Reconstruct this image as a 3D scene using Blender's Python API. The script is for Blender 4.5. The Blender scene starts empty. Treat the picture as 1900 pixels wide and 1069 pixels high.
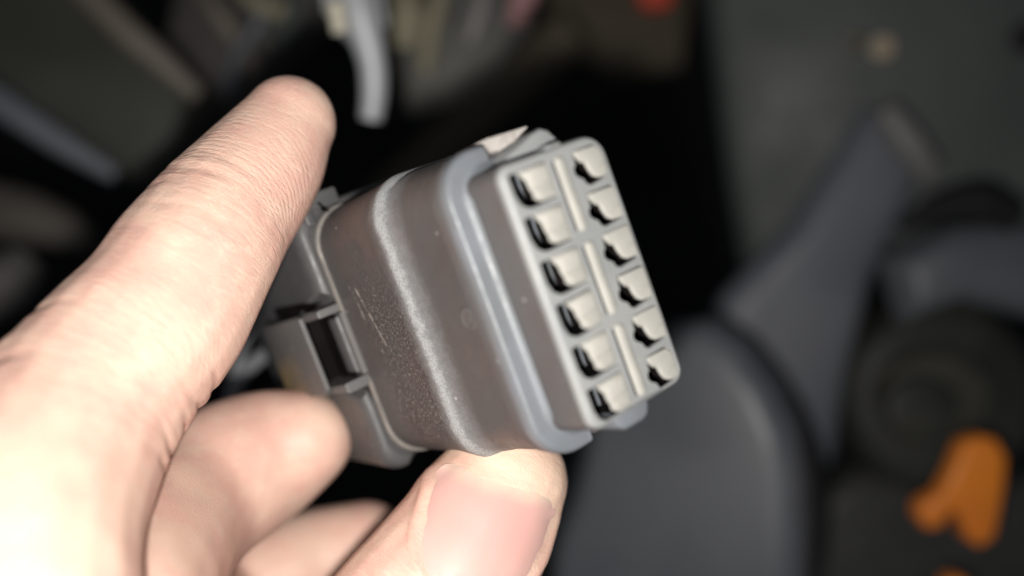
import bpy, bmesh, math, random
import numpy as np
from mathutils import Vector, Matrix, Euler, noise

random.seed(7)
SC = bpy.context.scene
COL = SC.collection
R = math.radians

# ------------------------------------------------------------------ camera
# photo pixels (1900 x 1069) are used to work out where things stood in front of the lens
PW, PH, FPX = 1900.0, 1069.0, 1800.0
cam_d = bpy.data.cameras.new('camera')
cam = bpy.data.objects.new('camera', cam_d)
COL.objects.link(cam)
CAM = Matrix.Translation((0, 0, 1.0)) @ Euler((R(52), 0, 0)).to_matrix().to_4x4()
cam.matrix_world = CAM
cam_d.sensor_width = 36.0
cam_d.lens = 36.0 * FPX / PW
cam_d.clip_start = 0.005
cam_d.clip_end = 20.0
cam_d.dof.use_dof = True
cam_d.dof.focus_distance = 0.1115
cam_d.dof.aperture_fstop = cam_d.lens / 5.0
cam_d.dof.aperture_blades = 0
SC.camera = cam

# ------------------------------------------------------------------ world, phone flash, exposure
W = bpy.data.worlds.new('World'); SC.world = W; W.use_nodes = True
W.node_tree.nodes['Background'].inputs[0].default_value = (0.80, 0.88, 1.0, 1)
W.node_tree.nodes['Background'].inputs[1].default_value = 0.05

FLIP = Matrix.Diagonal((1, -1, -1)).to_4x4()      # lens frame (x right, y down, z ahead) to camera frame


def lens(x, y, z):
    """millimetres in the lens frame -> world"""
    return CAM @ Vector((x * .001, -y * .001, -z * .001))


BGS = 1.0


def cp(px, py, d):
    """photo pixel at depth d (mm) -> lens frame mm"""
    d = d * BGS
    return np.array(((px - PW / 2) / FPX * d, (py - PH / 2) / FPX * d, d))


def at(px, py, d):
    return lens(*cp(px, py, d))


flash_d = bpy.data.lights.new('phone_flash', 'POINT')
flash_d.energy = 1.08
flash_d.shadow_soft_size = 0.0025
flash_d.color = (1.0, 0.97, 0.93)
flash = bpy.data.objects.new('phone_flash', flash_d)
COL.objects.link(flash)
flash.location = lens(-6, 12, 0)

SC.view_settings.view_transform = 'Standard'
SC.view_settings.look = 'None'
SC.view_settings.exposure = 0.0
SC.view_settings.gamma = 1.0
try:
    SC.cycles.use_denoising = True
except Exception:
    pass


# ------------------------------------------------------------------ helpers
def tag(o, label=None, cat=None, group=None, kind=None):
    if label: o['label'] = label
    if cat: o['category'] = cat
    if group: o['group'] = group
    if kind: o['kind'] = kind
    return o


def link_mesh(name, me, mat, parent=None, smooth=35):
    o = bpy.data.objects.new(name, me)
    COL.objects.link(o)
    if mat: me.materials.append(mat)
    if smooth is not None:
        me.polygons.foreach_set('use_smooth', [True] * len(me.polygons))
        me.set_sharp_from_angle(angle=R(smooth))
    if parent: o.parent = parent
    return o


def bm_obj(name, bm, mat, parent=None, smooth=35):
    bmesh.ops.recalc_face_normals(bm, faces=bm.faces[:])
    me = bpy.data.meshes.new(name)
    bm.to_mesh(me); bm.free()
    return link_mesh(name, me, mat, parent, smooth)


def empty(name, loc=(0, 0, 0)):
    o = bpy.data.objects.new(name, None)
    COL.objects.link(o)
    o.empty_display_size = .005
    o.location = loc
    return o


def prism(bm, pts, a, b, bevel=0.0, seg=2, f=None, scale=.001, both=False):
    """extrude the 2-D outline pts from height a to height b, top edge rounded; f maps (u,v,w) -> xyz mm"""
    f = f or (lambda u, v, w: (u, v, w))
    tb = bmesh.new()
    lo = [tb.verts.new((u, v, a)) for u, v in pts]
    hi = [tb.verts.new((u, v, b)) for u, v in pts]
    n = len(pts)
    tb.faces.new(lo[::-1]); tb.faces.new(hi)
    for i in range(n):
        j = (i + 1) % n
        tb.faces.new((lo[i], lo[j], hi[j], hi[i]))
    bmesh.ops.recalc_face_normals(tb, faces=tb.faces[:])
    if bevel > 0:
        top = set(hi)
        if both:
            es = tb.edges[:]
        else:
            es = [e for e in tb.edges if e.verts[0] in top and e.verts[1] in top]
        bmesh.ops.bevel(tb, geom=es, offset=bevel, segments=seg, profile=0.5, affect='EDGES', clamp_overlap=True)
    mp = {}
    for v in tb.verts:
        x, y, z = f(*v.co)
        mp[v] = bm.verts.new((x * scale, y * scale, z * scale))
    for fc in tb.faces:
        try: bm.faces.new([mp[v] for v in fc.verts])
        except ValueError: pass
    tb.free()


def rrect(hx, hy, r, cx=0, cy=0, nc=8, step=None):
    """rounded rectangle outline, counter-clockwise; step subdivides the straight sides"""
    P = []
    for k, (sx, sy) in enumerate(((1, 1), (-1, 1), (-1, -1), (1, -1))):
        for i in range(nc + 1):
            t = (k + i / nc) * math.pi / 2
            P.append((cx + sx * (hx - r) + r * math.cos(t), cy + sy * (hy - r) + r * math.sin(t)))
        if step:
            a = P[-1]
            nk = (k + 1) % 4
            nsx, nsy = ((1, 1), (-1, 1), (-1, -1), (1, -1))[nk]
            t = (k + 1) * math.pi / 2
            b = (cx + nsx * (hx - r) + r * math.cos(t), cy + nsy * (hy - r) + r * math.sin(t))
            m = step[k % 2]
            for i in range(1, m):
                P.append((a[0] + (b[0] - a[0]) * i / m, a[1] + (b[1] - a[1]) * i / m))
    return P


def loft(bm, secs, cap0=True, cap1=True):
    """secs: list of (outline, z or z-function) mm, all outlines the same length"""
    rings = []
    for pts, z in secs:
        zf = z if callable(z) else (lambda u, v, z=z: z)
        rings.append([bm.verts.new((u * .001, v * .001, zf(u, v) * .001)) for u, v in pts])
    n = len(rings[0])
    for a, b in zip(rings, rings[1:]):
        for i in range(n):
            j = (i + 1) % n
            bm.faces.new((a[i], a[j], b[j], b[i]))
    if cap0: bm.faces.new(rings[0][::-1])
    if cap1: bm.faces.new(rings[-1])


def tube(bm, pts, rad, n=12, caps=True):
    """round bar through world points"""
    pts = [Vector(p) for p in pts]
    rad = rad if isinstance(rad, (list, tuple)) else [rad] * len(pts)
    up = Vector((.31, .22, .9)).normalized()
    rings = []
    for i, p in enumerate(pts):
        t = (pts[min(i + 1, len(pts) - 1)] - pts[max(i - 1, 0)]).normalized()
        x = t.cross(up).normalized(); y = x.cross(t)
        rings.append([bm.verts.new(p + (x * math.cos(a) + y * math.sin(a)) * rad[i])
                      for a in (k * 2 * math.pi / n for k in range(n))])
    for a, b in zip(rings, rings[1:]):
        for i in range(n):
            bm.faces.new((a[i], a[(i + 1) % n], b[(i + 1) % n], b[i]))
    if caps:
        bm.faces.new(rings[0][::-1]); bm.faces.new(rings[-1])


def spline(P, n):
    """Catmull-Rom through rows of P, n samples per span"""
    P = np.asarray(P, float)
    Q = np.vstack([2 * P[0] - P[1], P, 2 * P[-1] - P[-2]])
    out = []
    for i in range(1, len(Q) - 2):
        p0, p1, p2, p3 = Q[i - 1:i + 3]
        for k in range(n):
            t = k / n
            out.append(.5 * (2 * p1 + (p2 - p0) * t + (2 * p0 - 5 * p1 + 4 * p2 - p3) * t * t + (3 * p1 - p0 - 3 * p2 + p3) * t ** 3))
    out.append(P[-1])
    return np.array(out)


# ------------------------------------------------------------------ node helpers
class NT:
    def __init__(self, name):
        self.m = bpy.data.materials.new(name)
        self.m.use_nodes = True
        self.t = self.m.node_tree
        self.b = self.t.nodes['Principled BSDF']

    def n(self, typ, **kw):
        nd = self.t.nodes.new(typ)
        for k, v in kw.items():
            if k.startswith('i_'):
                key = k[2:]
                key = int(key) if key.isdigit() else key.replace('_', ' ')
                self.put(nd.inputs[key], v)
            else:
                setattr(nd, k, v)
        return nd

    def put(self, sock, v):
        if isinstance(v, bpy.types.NodeSocket): self.t.links.new(v, sock)
        elif isinstance(v, bpy.types.Node): self.t.links.new(v.outputs[0], sock)
        elif isinstance(v, (tuple, list)) and len(v) == 3 and sock.type == 'RGBA': sock.default_value = (*v, 1)
        else: sock.default_value = v

    def math(self, op, a, b=0.0, c=0.0, clamp=False):
        nd = self.n('ShaderNodeMath', operation=op, use_clamp=clamp)
        self.put(nd.inputs[0], a); self.put(nd.inputs[1], b); self.put(nd.inputs[2], c)
        return nd.outputs[0]

    def ramp(self, x, lo, hi, a=0.0, b=1.0, smooth=True):
        nd = self.n('ShaderNodeMapRange', interpolation_type='SMOOTHSTEP' if smooth else 'LINEAR')
        for k, v in enumerate((x, lo, hi, a, b)): self.put(nd.inputs[k], v)
        return nd.outputs[0]

    def mix(self, f, a, b, blend='MIX'):
        nd = self.n('ShaderNodeMix', data_type='RGBA', blend_type=blend)
        self.put(nd.inputs[0], f); self.put(nd.inputs[6], a); self.put(nd.inputs[7], b)
        return nd.outputs[2]

    def noise(self, vec, scale, detail=3, rough=.55, dist=0.0):
        nd = self.n('ShaderNodeTexNoise', i_Scale=scale, i_Detail=detail, i_Roughness=rough, i_Distortion=dist)
        if vec is not None: self.put(nd.inputs['Vector'], vec)
        return nd.outputs['Fac']

    def bump(self, h, strength, dist, prev=None):
        nd = self.n('ShaderNodeBump', i_Strength=strength, i_Distance=dist, i_Height=h)
        if prev is not None: self.put(nd.inputs['Normal'], prev)
        return nd.outputs[0]

    def set(self, **kw):
        for k, v in kw.items(): self.put(self.b.inputs[k.replace('_', ' ')], v)
        return self


def plastic(name, c1, c2, rough=.5, grain=900., patch=120., bump=.25, spec=.5, dirt=None):
    """moulded plastic with faint patches, grain and optional dust"""
    s = NT(name)
    co = s.n('ShaderNodeTexCoord').outputs['Object']
    col = s.mix(s.ramp(s.noise(co, patch, 4), .35, .65), c1, c2)
    if dirt:
        col = s.mix(s.ramp(s.noise(co, patch * 2.3, 5, .65), .52, .75, 0, .7), col, dirt)
    g = s.noise(co, grain, 3, .6)
    s.set(Base_Color=col, Roughness=s.ramp(s.noise(co, patch * 1.7, 3), .3, .7, rough - .08, rough + .1),
          Normal=s.bump(g, bump, .0002), Specular_IOR_Level=spec)
    return s.m


# ------------------------------------------------------------------ background: what lies behind the hand, out of focus
def slab(name, pts, depth, thick, mat, parent=None, bevel=2.0, seg=3, smooth=40):
    """a thick moulded piece; outline seen at (px,py), depth = number or function of the pixel"""
    df = depth if callable(depth) else (lambda x, y: depth)
    C = [cp(x, y, df(x, y)) for x, y in pts]
    cen = sum(C) / len(C)
    # best plane
    A = np.array(C) - cen
    nrm = np.linalg.svd(A)[2][2]
    if nrm[2] < 0: nrm = -nrm
    ux = np.cross((0, 1, 0), nrm); ux /= np.linalg.norm(ux)
    uy = np.cross(nrm, ux)
    P2 = [(a @ ux, a @ uy) for a in A]
    M = CAM @ FLIP
    bm = bmesh.new()
    o3 = Vector(lens(*cen))
    def f(u, v, w):
        q = ux * u + uy * v + nrm * (-w)
        return tuple((M.to_3x3() @ Vector(q)))
    prism(bm, P2, -thick, 0, bevel, seg, f)
    o = bm_obj(name, bm, mat, None, smooth)
    o.location = o3
    if parent:
        o.parent = parent
        o.location = o3 - parent.location
    return o


def bar(name, pts, r, mat, parent=None, n=12):
    """a round bar or hose through (px,py,depth) points; r in mm"""
    C = np.array([cp(*p) for p in pts])
    S = spline(C, 6) if len(C) > 2 else C
    rr = r if not isinstance(r, (list, tuple)) else list(np.interp(np.linspace(0, 1, len(S)), np.linspace(0, 1, len(r)), r))
    Wp = [lens(*p) for p in S]
    c = sum(Wp, Vector()) / len(Wp)
    bm = bmesh.new()
    tube(bm, [p - c for p in Wp], [x * .001 for x in rr] if isinstance(rr, list) else rr * .001, n)
    o = bm_obj(name, bm, mat, None, 60)
    o.location = c
    if parent:
        o.parent = parent; o.location = c - parent.location
    return o


m_olive = plastic('dark_olive_plastic', (.042, .044, .034), (.055, .057, .046), .55, 400, 25)
m_green = plastic('dark_green_grey_plastic', (.058, .067, .063), (.074, .084, .079), .55, 400, 20)
m_blue = plastic('blue_grey_plastic', (.128, .136, .156), (.158, .164, .184), .5, 400, 20)
m_grey = plastic('grey_plastic', (.092, .098, .110), (.118, .124, .137), .45, 400, 18)
m_dark = plastic('black_rubber_and_gap_shade', (.012, .012, .013), (.018, .018, .018), .7, 400, 20, spec=.15)  # also the near-black of strips that stand in for shaded gaps
m_darkolive = plastic('grimy_black_plastic', (.020, .021, .017), (.034, .034, .027), .6, 300, 30)
m_brown = plastic('dusty_brown_metal', (.15, .125, .10), (.20, .17, .14), .6, 300, 30)
m_brown2 = plastic('dark_brown_hose', (.11, .088, .055), (.13, .105, .07), .7, 300, 30)
m_tan = plastic('tan_plastic', (.32, .25, .17), (.40, .32, .23), .6, 300, 30)
m_cream = plastic('cream_plastic', (.50, .47, .36), (.58, .54, .43), .5, 300, 30)
m_khaki = plastic('khaki_sleeve', (.22, .19, .12), (.28, .25, .17), .6, 300, 30)
m_pink = plastic('faded_pink_wire', (.32, .15, .16), (.38, .2, .2), .5, 300, 30)
m_orange = plastic('orange_plastic', (.80, .235, .02), (.72, .195, .018), .5, 300, 30)
m_red = plastic('red_plastic', (.62, .06, .025), (.5, .05, .02), .5, 300, 30)
m_steel = NT('zinc_plated_steel')
_co = m_steel.n('ShaderNodeTexCoord').outputs['Object']
m_steel.set(Base_Color=m_steel.mix(m_steel.noise(_co, 120, 4), (.40, .41, .43), (.50, .51, .53)), Roughness=.5, Metallic=.15)
m_steel = m_steel.m

BGS = 1.2      # distances of the things behind are scaled together
# deep shadowed bulkhead behind everything
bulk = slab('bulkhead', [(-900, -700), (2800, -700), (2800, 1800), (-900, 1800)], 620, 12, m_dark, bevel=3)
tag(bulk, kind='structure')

# upper left: olive box with a raised lip on two sides
t = empty('plastic_housing', at(150, 120, 215))
tag(t, 'dark olive plastic box with dusty raised lip, upper left behind the finger', 'plastic box')
slab('top_panel', [(-140, -120), (150, -60), (345, 165), (330, 260), (235, 330), (-10, 185), (-140, 100)], 215, 30, m_olive, t, 4)
bar('lip', [(120, -60, 208), (215, 40, 209), (300, 115, 210), (368, 178, 212)], [4.0, 4.0, 3.4, 2.2], m_brown, t)
bar('lower_edge', [(-120, 115, 205), (0, 190, 205), (110, 262, 206), (215, 325, 208)], [4.2, 4.0, 3.5, 2.2], m_blue, t)
# piece between that box and the metal lever
t2 = slab('cable_cover', [(330, -80), (590, -80), (600, 20), (480, 110), (400, 210), (375, 150), (300, 60)], 240, 20, plastic('brownish_black_plastic', (.075, .068, .062), (.09, .08, .075), .6, 300, 20), bevel=5)
tag(t2, 'brownish black plastic cover between the olive box and the bright metal lever', 'cover')
t5 = empty('wire_loom', at(470, 60, 222))
tag(t5, 'loose brown and grey wires left of the bright metal lever at the top edge', 'wires')
for P_, r_, m_ in (([(360, -50, 226), (400, 20, 222), (430, 60, 224), (470, 130, 230)], 2.6, m_brown), ([(420, -50, 222), (470, 0, 218), (520, 20, 220), (570, -20, 224)], 2.4, m_khaki),
                   ([(500, -50, 220), (480, 40, 219), (440, 100, 222), (420, 170, 228)], 2.2, m_grey), ([(560, -60, 224), (545, 30, 220), (510, 75, 222)], 2.6, m_green)):
    bar('wire', P_, r_, m_, t5)
# lower left pieces
t3 = bar('grimy_bracket', [(-80, 380, 225), (40, 400, 224), (120, 425, 226), (170, 450, 230)], [9, 8, 6, 3], plastic('grimy_brown_metal', (.075, .066, .055), (.10, .088, .075), .65, 300, 30))
tag(t3, 'grimy brown bracket end below the olive box at the left edge', 'bracket')
t4 = bar('harness_sleeve', [(-70, 560, 215), (10, 520, 215), (60, 480, 217)], [9, 8, 5], plastic('greyish_brown_sleeve', (.09, .085, .08), (.11, .1, .095), .65, 300, 30))
tag(t4, 'greyish brown harness sleeve at the left edge just above the finger knuckle', 'sleeve')

# top: bright metal lever with its cream bush
t = empty('metal_lever', at(680, 100, 160))
tag(t, 'bright grey metal lever hanging down at the top behind the fingertip', 'lever')
bar('lever_arm', [(640, -60, 158), (668, 30, 158), (690, 110, 159), (694, 170, 160), (688, 222, 161)], [4.2, 4.0, 2.9, 2.7, 2.3], m_steel, t)
slab('lever_plate', [(585, -70), (700, -70), (718, 40), (690, 80), (640, 70), (600, 20)], 163, 3, m_steel, t, 1)
bar('bush', [(622, 5, 153), (632, 62, 154)], [1.9, 1.6], m_cream, t)
# wiring block behind the lever
t = empty('wiring_block', at(850, 30, 212))
tag(t, 'dark wiring block with khaki sleeve and pink wire at the top edge', 'wiring block')
slab('block_body', [(735, -80), (1010, -80), (985, 40), (930, 105), (840, 165), (750, 190), (728, 60)], 214, 20, plastic('dusty_grey_black_plastic', (.085, .08, .074), (.12, .115, .1), .6, 300, 40), t, 5)
bar('khaki_sleeve', [(748, -40, 205), (756, 30, 204), (752, 90, 205)], [4, 5, 3], m_khaki, t)
bar('wire', [(990, -60, 200), (968, 5, 200), (952, 40, 203)], [3.6, 3.4, 2], m_pink, t)
bar('wire', [(830, -60, 203), (815, 0, 203), (800, 60, 205), (790, 130, 208)], [2.2, 2.2, 2.2, 2], m_khaki, t)
bar('wire', [(905, -60, 203), (890, 20, 203), (870, 80, 204)], [2.2, 2.2, 2.0], plastic('grey_wire', (.2, .19, .18), (.24, .23, .22), .5), t)
# brown hose crossing the dark gap
t = bar('brown_hose', [(700, 370, 330), (840, 250, 320), (950, 150, 310), (1070, 50, 300)], [6, 8, 9, 9], m_brown2)
tag(t, 'thick dark brown hose running diagonally through the black gap', 'hose')
t = slab('gap_bracket', [(1010, -60), (1290, -60), (1270, 120), (1150, 140), (1020, 60)], 330, 10, m_brown2, bevel=4)
tag(t, 'dim brown bracket in the black gap below the red clip', 'bracket')
t = slab('red_clip', [(1178, -50), (1255, -50), (1248, 6), (1220, 14), (1190, 8)], 235, 5, m_red, bevel=1.5)
tag(t, 'small red clip cut off by the top edge of the picture', 'clip')

# right: trim panel with its screw and hole
t = empty('trim_panel', at(1650, 200, 235))
tag(t, 'large dark green grey trim panel filling the upper right corner', 'trim panel')
slab('panel', [(1290, -120), (2100, -120), (2100, 560), (1760, 520), (1640, 470), (1500, 620), (1390, 560), (1350, 330)],
     lambda x, y: 238 - .02 * (x - 1600) + .02 * (y - 200), 16, m_green, t, 7, 4)
bar('screw', [(1637, 88, 229), (1640, 90, 233)], [3.2, 3.6], m_tan, t, 16)
bar('screw', [(1585, 75, 231), (1588, 78, 235)], [2.2, 2.6], m_brown2, t, 16)
bar('hole_shade', [(1902, 70, 221), (1905, 74, 226)], [4.0, 4.0], m_dark, t, 16)  # black disc standing in for the dark of the hole
# blue grey brace with rib
t = empty('brace', at(1560, 450, 212))
tag(t, 'blue grey diagonal plastic brace with a raised rib right of the plug', 'brace')
slab('brace_arm', [(1622, 195), (1690, 225), (1735, 300), (1690, 400), (1630, 520), (1585, 700), (1560, 860), (1470, 960), (1400, 700), (1330, 640), (1345, 560), (1480, 420)],
     lambda x, y: 226 + .012 * (y - 500), 10, m_blue, t, 7, 4)
bar('rib', [(1640, 205, 218), (1680, 255, 218), (1722, 318, 220)], [3.4, 4.2, 3.8], plastic('worn_grey_plastic', (.16, .155, .15), (.19, .185, .18), .55), t)
# grey moulding at the right edge; a black strip stands in for the shaded slot above
t = slab('side_moulding', [(1665, 480), (1780, 415), (1900, 405), (2060, 440), (2060, 620), (1800, 560), (1700, 600)], 208, 14, m_grey, bevel=8, seg=4)
tag(t, 'grey side moulding under the dark slot at the right edge', 'moulding')
t = bar('slot_shade', [(1670, 425, 214), (1740, 388, 212), (1820, 375, 210), (1885, 405, 210)], [1.5, 4, 5.5, 4], m_dark)
tag(t, 'curved dark slot at the right edge between two grey panels, its shade a black strip', 'dark slot')
# round column cover below the plug
t = slab('round_cover', [(1000, 1260), (1010, 960), (1070, 780), (1150, 660), (1230, 600), (1300, 590), (1370, 640), (1430, 720), (1466, 800), (1482, 900), (1484, 1000), (1480, 1260)],
         lambda x, y: 192 - .05 * (x - 1250), 16, m_grey, bevel=7, seg=5)
tag(t, 'smooth dark grey rounded cover below the plug with curved right edge', 'cover')
t = bar('cover_gap_shade', [(1340, 610, 213), (1420, 700, 211), (1475, 800, 209), (1500, 900, 208), (1500, 1010, 207), (1480, 1120, 206)], [3, 4, 4.4, 4.4, 4.4, 4], m_dark)  # black strip in place of the shadowed gap beside the cover
tag(t, 'dark gap along the curved side of the rounded cover, its shade a black strip', 'dark gap')
# lower right: grimy motor with ring
t = empty('small_motor', at(1760, 760, 225))
tag(t, 'grimy black round motor housing behind the orange clip', 'motor')
slab('motor_body', [(1760 + 185 * math.cos(a), 740 + 185 * math.sin(a)) for a in np.linspace(0, 2 * math.pi, 28)[:-1]], 228, 26, m_darkolive, t, 6, 3)
slab('motor_ring', [(1745 + 105 * math.cos(a), 735 + 85 * math.sin(a)) for a in np.linspace(0, 2 * math.pi, 28)[:-1]], 221, 8, plastic('dusty_olive_plastic', (.042, .041, .032), (.052, .05, .038), .6), t, 3)
slab('motor_cap', [(1715 + 70 * math.cos(a), 760 + 62 * math.sin(a)) for a in np.linspace(0, 2 * math.pi, 24)[:-1]], 216, 5, m_darkolive, t, 2)
t = slab('under_tray', [(1480, 960), (1600, 870), (1720, 900), (2000, 880), (2000, 1260), (1450, 1260)], 240, 14, plastic('black_tray_plastic', (.034, .034, .032), (.045, .045, .043), .6), bevel=6)
tag(t, 'black plastic tray along the bottom right below the orange clip', 'tray')
t = slab('orange_clip', [(1792, 822), (1822, 810), (1852, 816), (1872, 850), (1868, 900), (1860, 950), (1850, 1000), (1822, 1018), (1796, 1000), (1784, 962), (1770, 950), (1752, 980), (1725, 985), (1706, 960), (1712, 935), (1748, 915), (1768, 880)],
         192, 6, m_orange, bevel=1.6)
tag(t, 'bright orange forked plastic clip at the lower right', 'clip')
t = slab('orange_tab', [(1760, 1078), (1780, 1072), (1798, 1080), (1806, 1130), (1752, 1130)], 200, 5, m_orange, bevel=1.5)
tag(t, 'orange tab cut off by the bottom edge below the forked orange clip', 'clip')

BGS = 1.0

# ------------------------------------------------------------------ the plug
MF = Matrix(((0.7516401878845531, -0.345348407827859, 0.5619354991165085),
             (-0.34103187436346605, -0.9327337585455353, -0.11706834044776535),
             (0.5645655751325066, -0.10364464712572236, -0.8188549923491739)))
TF = Vector((8.939453133833359, -1.127594436093536, 98.24362839219066))
plug = empty('electrical_plug')
plug.matrix_world = CAM @ FLIP @ Matrix.Translation(TF * .001) @ MF.to_4x4()
tag(plug, 'worn grey twelve way car wiring plug held between finger and thumb', 'plug')


def loc2lens(p):
    return np.array(MF @ Vector(p) + TF)


# -- materials of the plug
def housing_mat(name, abrade, base=((.073, .064, .063), (.071, .070, .070)), rough=.5, stain=False):
    s = NT(name)
    pb = None
    co = s.n('ShaderNodeTexCoord').outputs['Object']
    sx = s.n('ShaderNodeSeparateXYZ'); s.put(sx.inputs[0], co)
    x, y, z = sx.outputs
    c = s.mix(s.ramp(s.noise(co, 95, 5, .6), .38, .62), base[0], base[1])
    fine = s.noise(co, 2600, 4, .7)
    h = s.math('MULTIPLY', fine, .5)
    rg = rough
    if abrade:
        # worn patch behind the bevel: coarse pitted grain, browner, with pale specks
        zr = s.math('MULTIPLY', s.ramp(z, -.0365, -.029), s.ramp(z, -.0195, -.0235))
        yr = s.math('MULTIPLY', s.ramp(y, -.0155, -.011), s.ramp(y, .0115, .000))
        patch = s.math('MULTIPLY', zr, yr)
        patch = s.math('MULTIPLY', patch, s.ramp(s.noise(co, 330, 4, .65),   .30, .50, .35, 1))
        mp = s.n('ShaderNodeMapping'); s.put(mp.inputs[0], co); mp.inputs['Scale'].default_value = (1, .7, 1)
        pit = s.noise(mp, 3500, 4, .68)
        c = s.mix(s.math('MULTIPLY', patch, s.ramp(pit, .55, .40)), c, (.050, .041, .039))
        c = s.mix(s.math('MULTIPLY', patch, s.ramp(pit, .555, .68)), c, (.275, .26, .25))
        pb = s.bump(s.math('MULTIPLY', patch, pit), .8, .00022)
        # bevel rubbed pale, with a bright highlight line painted in
        zw = s.math('ADD', z, s.math('MULTIPLY', s.math('SUBTRACT', s.noise(co, 700, 5, .75), .5), .0026))
        bev = s.math('MULTIPLY', s.ramp(zw, -.0238, -.0208), s.ramp(zw, -.0166, -.0200))
        rub = s.noise(mp, 5200, 4, .7)
        c = s.mix(s.math('MULTIPLY', bev, s.ramp(rub, .32, .62, .5, 1)), c, (.185, .192, .196))
        crest_highlight = s.math('MULTIPLY', s.ramp(zw, -.0213, -.0206), s.ramp(zw, -.0195, -.0204))
        c = s.mix(s.math('MULTIPLY', crest_highlight, s.ramp(rub, .35, .65, .35, .9)), c, (.31, .316, .316))
        h = s.math('ADD', h, s.math('MULTIPLY', s.math('MULTIPLY', bev, rub), .6))
        rust = s.math('MULTIPLY', s.ramp(z, -.0385, -.030), s.ramp(z, -.0205, -.0225))
        rust = s.math('MULTIPLY', rust, s.ramp(y, .003, .012))
        c = s.mix(s.math('MULTIPLY', rust, s.ramp(s.noise(co, 260, 4), .35, .6, 0, .55)), c, (.104, .077, .068))
        # two long scratches
        for (y0, z0, y1, z1, w) in ((6.9, -32.6, -1.5, -29.8, .11), (7.2, -34.0, 5.0, -33.2, .10), (5.0, -33.3, 2.0, -33.0, .08)):
            dy, dz = y1 - y0, z1 - z0; L = math.hypot(dy, dz)
            d = s.math('ABSOLUTE', s.math('ADD', s.math('MULTIPLY', y, dz / L), s.math('ADD', s.math('MULTIPLY', z, -dy / L), (-(y0 * dz) + z0 * dy) / L * .001)))
            d = s.math('ADD', d, s.math('MULTIPLY', s.math('SUBTRACT', s.noise(co, 1200), .5), .0003))
            inr = s.math('MULTIPLY', s.ramp(y, min(y0, y1) * .001, min(y0, y1) * .001 + .0008), s.ramp(y, max(y0, y1) * .001, max(y0, y1) * .001 - .0008))
            k = s.math('MULTIPLY', s.math('MULTIPLY', s.ramp(d, w * .002, 0), inr), s.ramp(s.noise(co, 900, 2), .35, .5))
            c = s.mix(k, c, (.42, .38, .34))
    # sparse pale dust specks
    vo = s.n('ShaderNodeTexVoronoi', feature='F1', i_Scale=420.0); s.put(vo.inputs['Vector'], co)
    wn = s.n('ShaderNodeSeparateColor'); s.put(wn.inputs[0], vo.outputs['Color'])
    sp = s.math('MULTIPLY', s.ramp(vo.outputs['Distance'], .10, .05), s.math('GREATER_THAN', wn.outputs[0], .78))
    c = s.mix(s.math('MULTIPLY', sp, .6), c, (.45, .43, .40))
    if stain:
        k = s.math('MULTIPLY', s.ramp(z, -.0465, -.0525), s.ramp(y, .0015, -.0035))
        c = s.mix(s.math('MULTIPLY', k, s.ramp(s.noise(co, 260, 3), .3, .55, .2, .85)), c, (.26, .185, .085))
    s.set(Base_Color=c, Roughness=s.ramp(s.noise(co, 600, 4, .7), .3, .7, rg - .06, rg + .12),
          Normal=s.bump(h, .35, .00012, pb), Specular_IOR_Level=.5)
    return s.m


m_sleeve = housing_mat('worn_brownish_grey_plastic', True)
m_front = housing_mat('brownish_grey_plastic', False, ((.076, .068, .067), (.079, .077, .077)), .48)
m_flange = housing_mat('bluish_grey_plastic', False, ((.142, .153, .169), (.122, .130, .137)), .42)
m_collar = housing_mat('grey_plug_plastic', False, ((.068, .067, .069), (.078, .077, .076)), .44)
m_face = housing_mat('pale_grey_plastic', False, ((.218, .224, .224), (.25, .254, .248)), .45)
m_lug = plastic('off_white_plastic', (.315, .305, .277), (.355, .343, .310), .7, 900, 260, .2, dirt=(.25, .235, .20))
m_chip = plastic('dirty_white_plastic', (.40, .375, .35), (.30, .27, .25), .4, 900, 500, .4)
m_hole = plastic('recess_shade_black', (.005, .004, .004), (.008, .006, .006), .6, 900, 200, .1, spec=.06)  # near-black: the shade inside recesses put into the colour
m_latch = housing_mat('stained_grey_plastic', False, ((.112, .105, .098), (.092, .089, .088)), .46, True)

# -- sleeve: from the collar forward over the bevel to the flange
NX, NY = 10, 16
def rr(hx, hy, r): return rrect(hx, hy, r, nc=9, step=(NX, NY))
bm = bmesh.new()
def rs(hx, hy, r):                   # forward part: the far side is narrower
    return rrect(hx - 1.6, hy, r, cx=-1.6, nc=9, step=(NX, NY))
loft(bm, [(rr(9.9, 16.6, 5.2), -50), (rr(10.0, 16.8, 5.2), -38.3), (rr(10.15, 16.95, 5.2), -32), (rr(10.3, 17.1, 5.2), -25), (rr(10.38, 17.18, 5.2), -23.8), (rr(10.5, 17.3, 5.25), -22.4),
          (rr(10.62, 17.4, 5.3), -21.5), (rr(10.63, 17.42, 5.3), -21.1), (rr(10.54, 17.34, 5.3), -20.7), (rr(10.3, 17.1, 5.2), -20.25), (rr(10.02, 16.85, 5.1), -19.8), (rr(9.86, 17.0, 5.3), -19.2), (rr(9.68, 16.97, 5.4), -18.2), (rr(9.48, 16.94, 5.5), -17.3), (rr(9.42, 16.92, 5.5), -16.7), (rs(9.42, 16.92, 5.5), -16.0),
          (rs(9.62, 16.72, 5.3), -10.2), (rs(9.68, 16.72, 5.3), -9.95), (rs(9.86, 16.82, 5.2), -9.75), (rs(9.9, 16.82, 5.2), -8.5), (rs(9.82, 16.6, 5.1), -8.3), (rs(9.5, 16.1, 5), -8.2), (rs(9.5, 16.1, 5), -7)])
bm_obj('sleeve', bm, m_sleeve, plug, 28)
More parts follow.
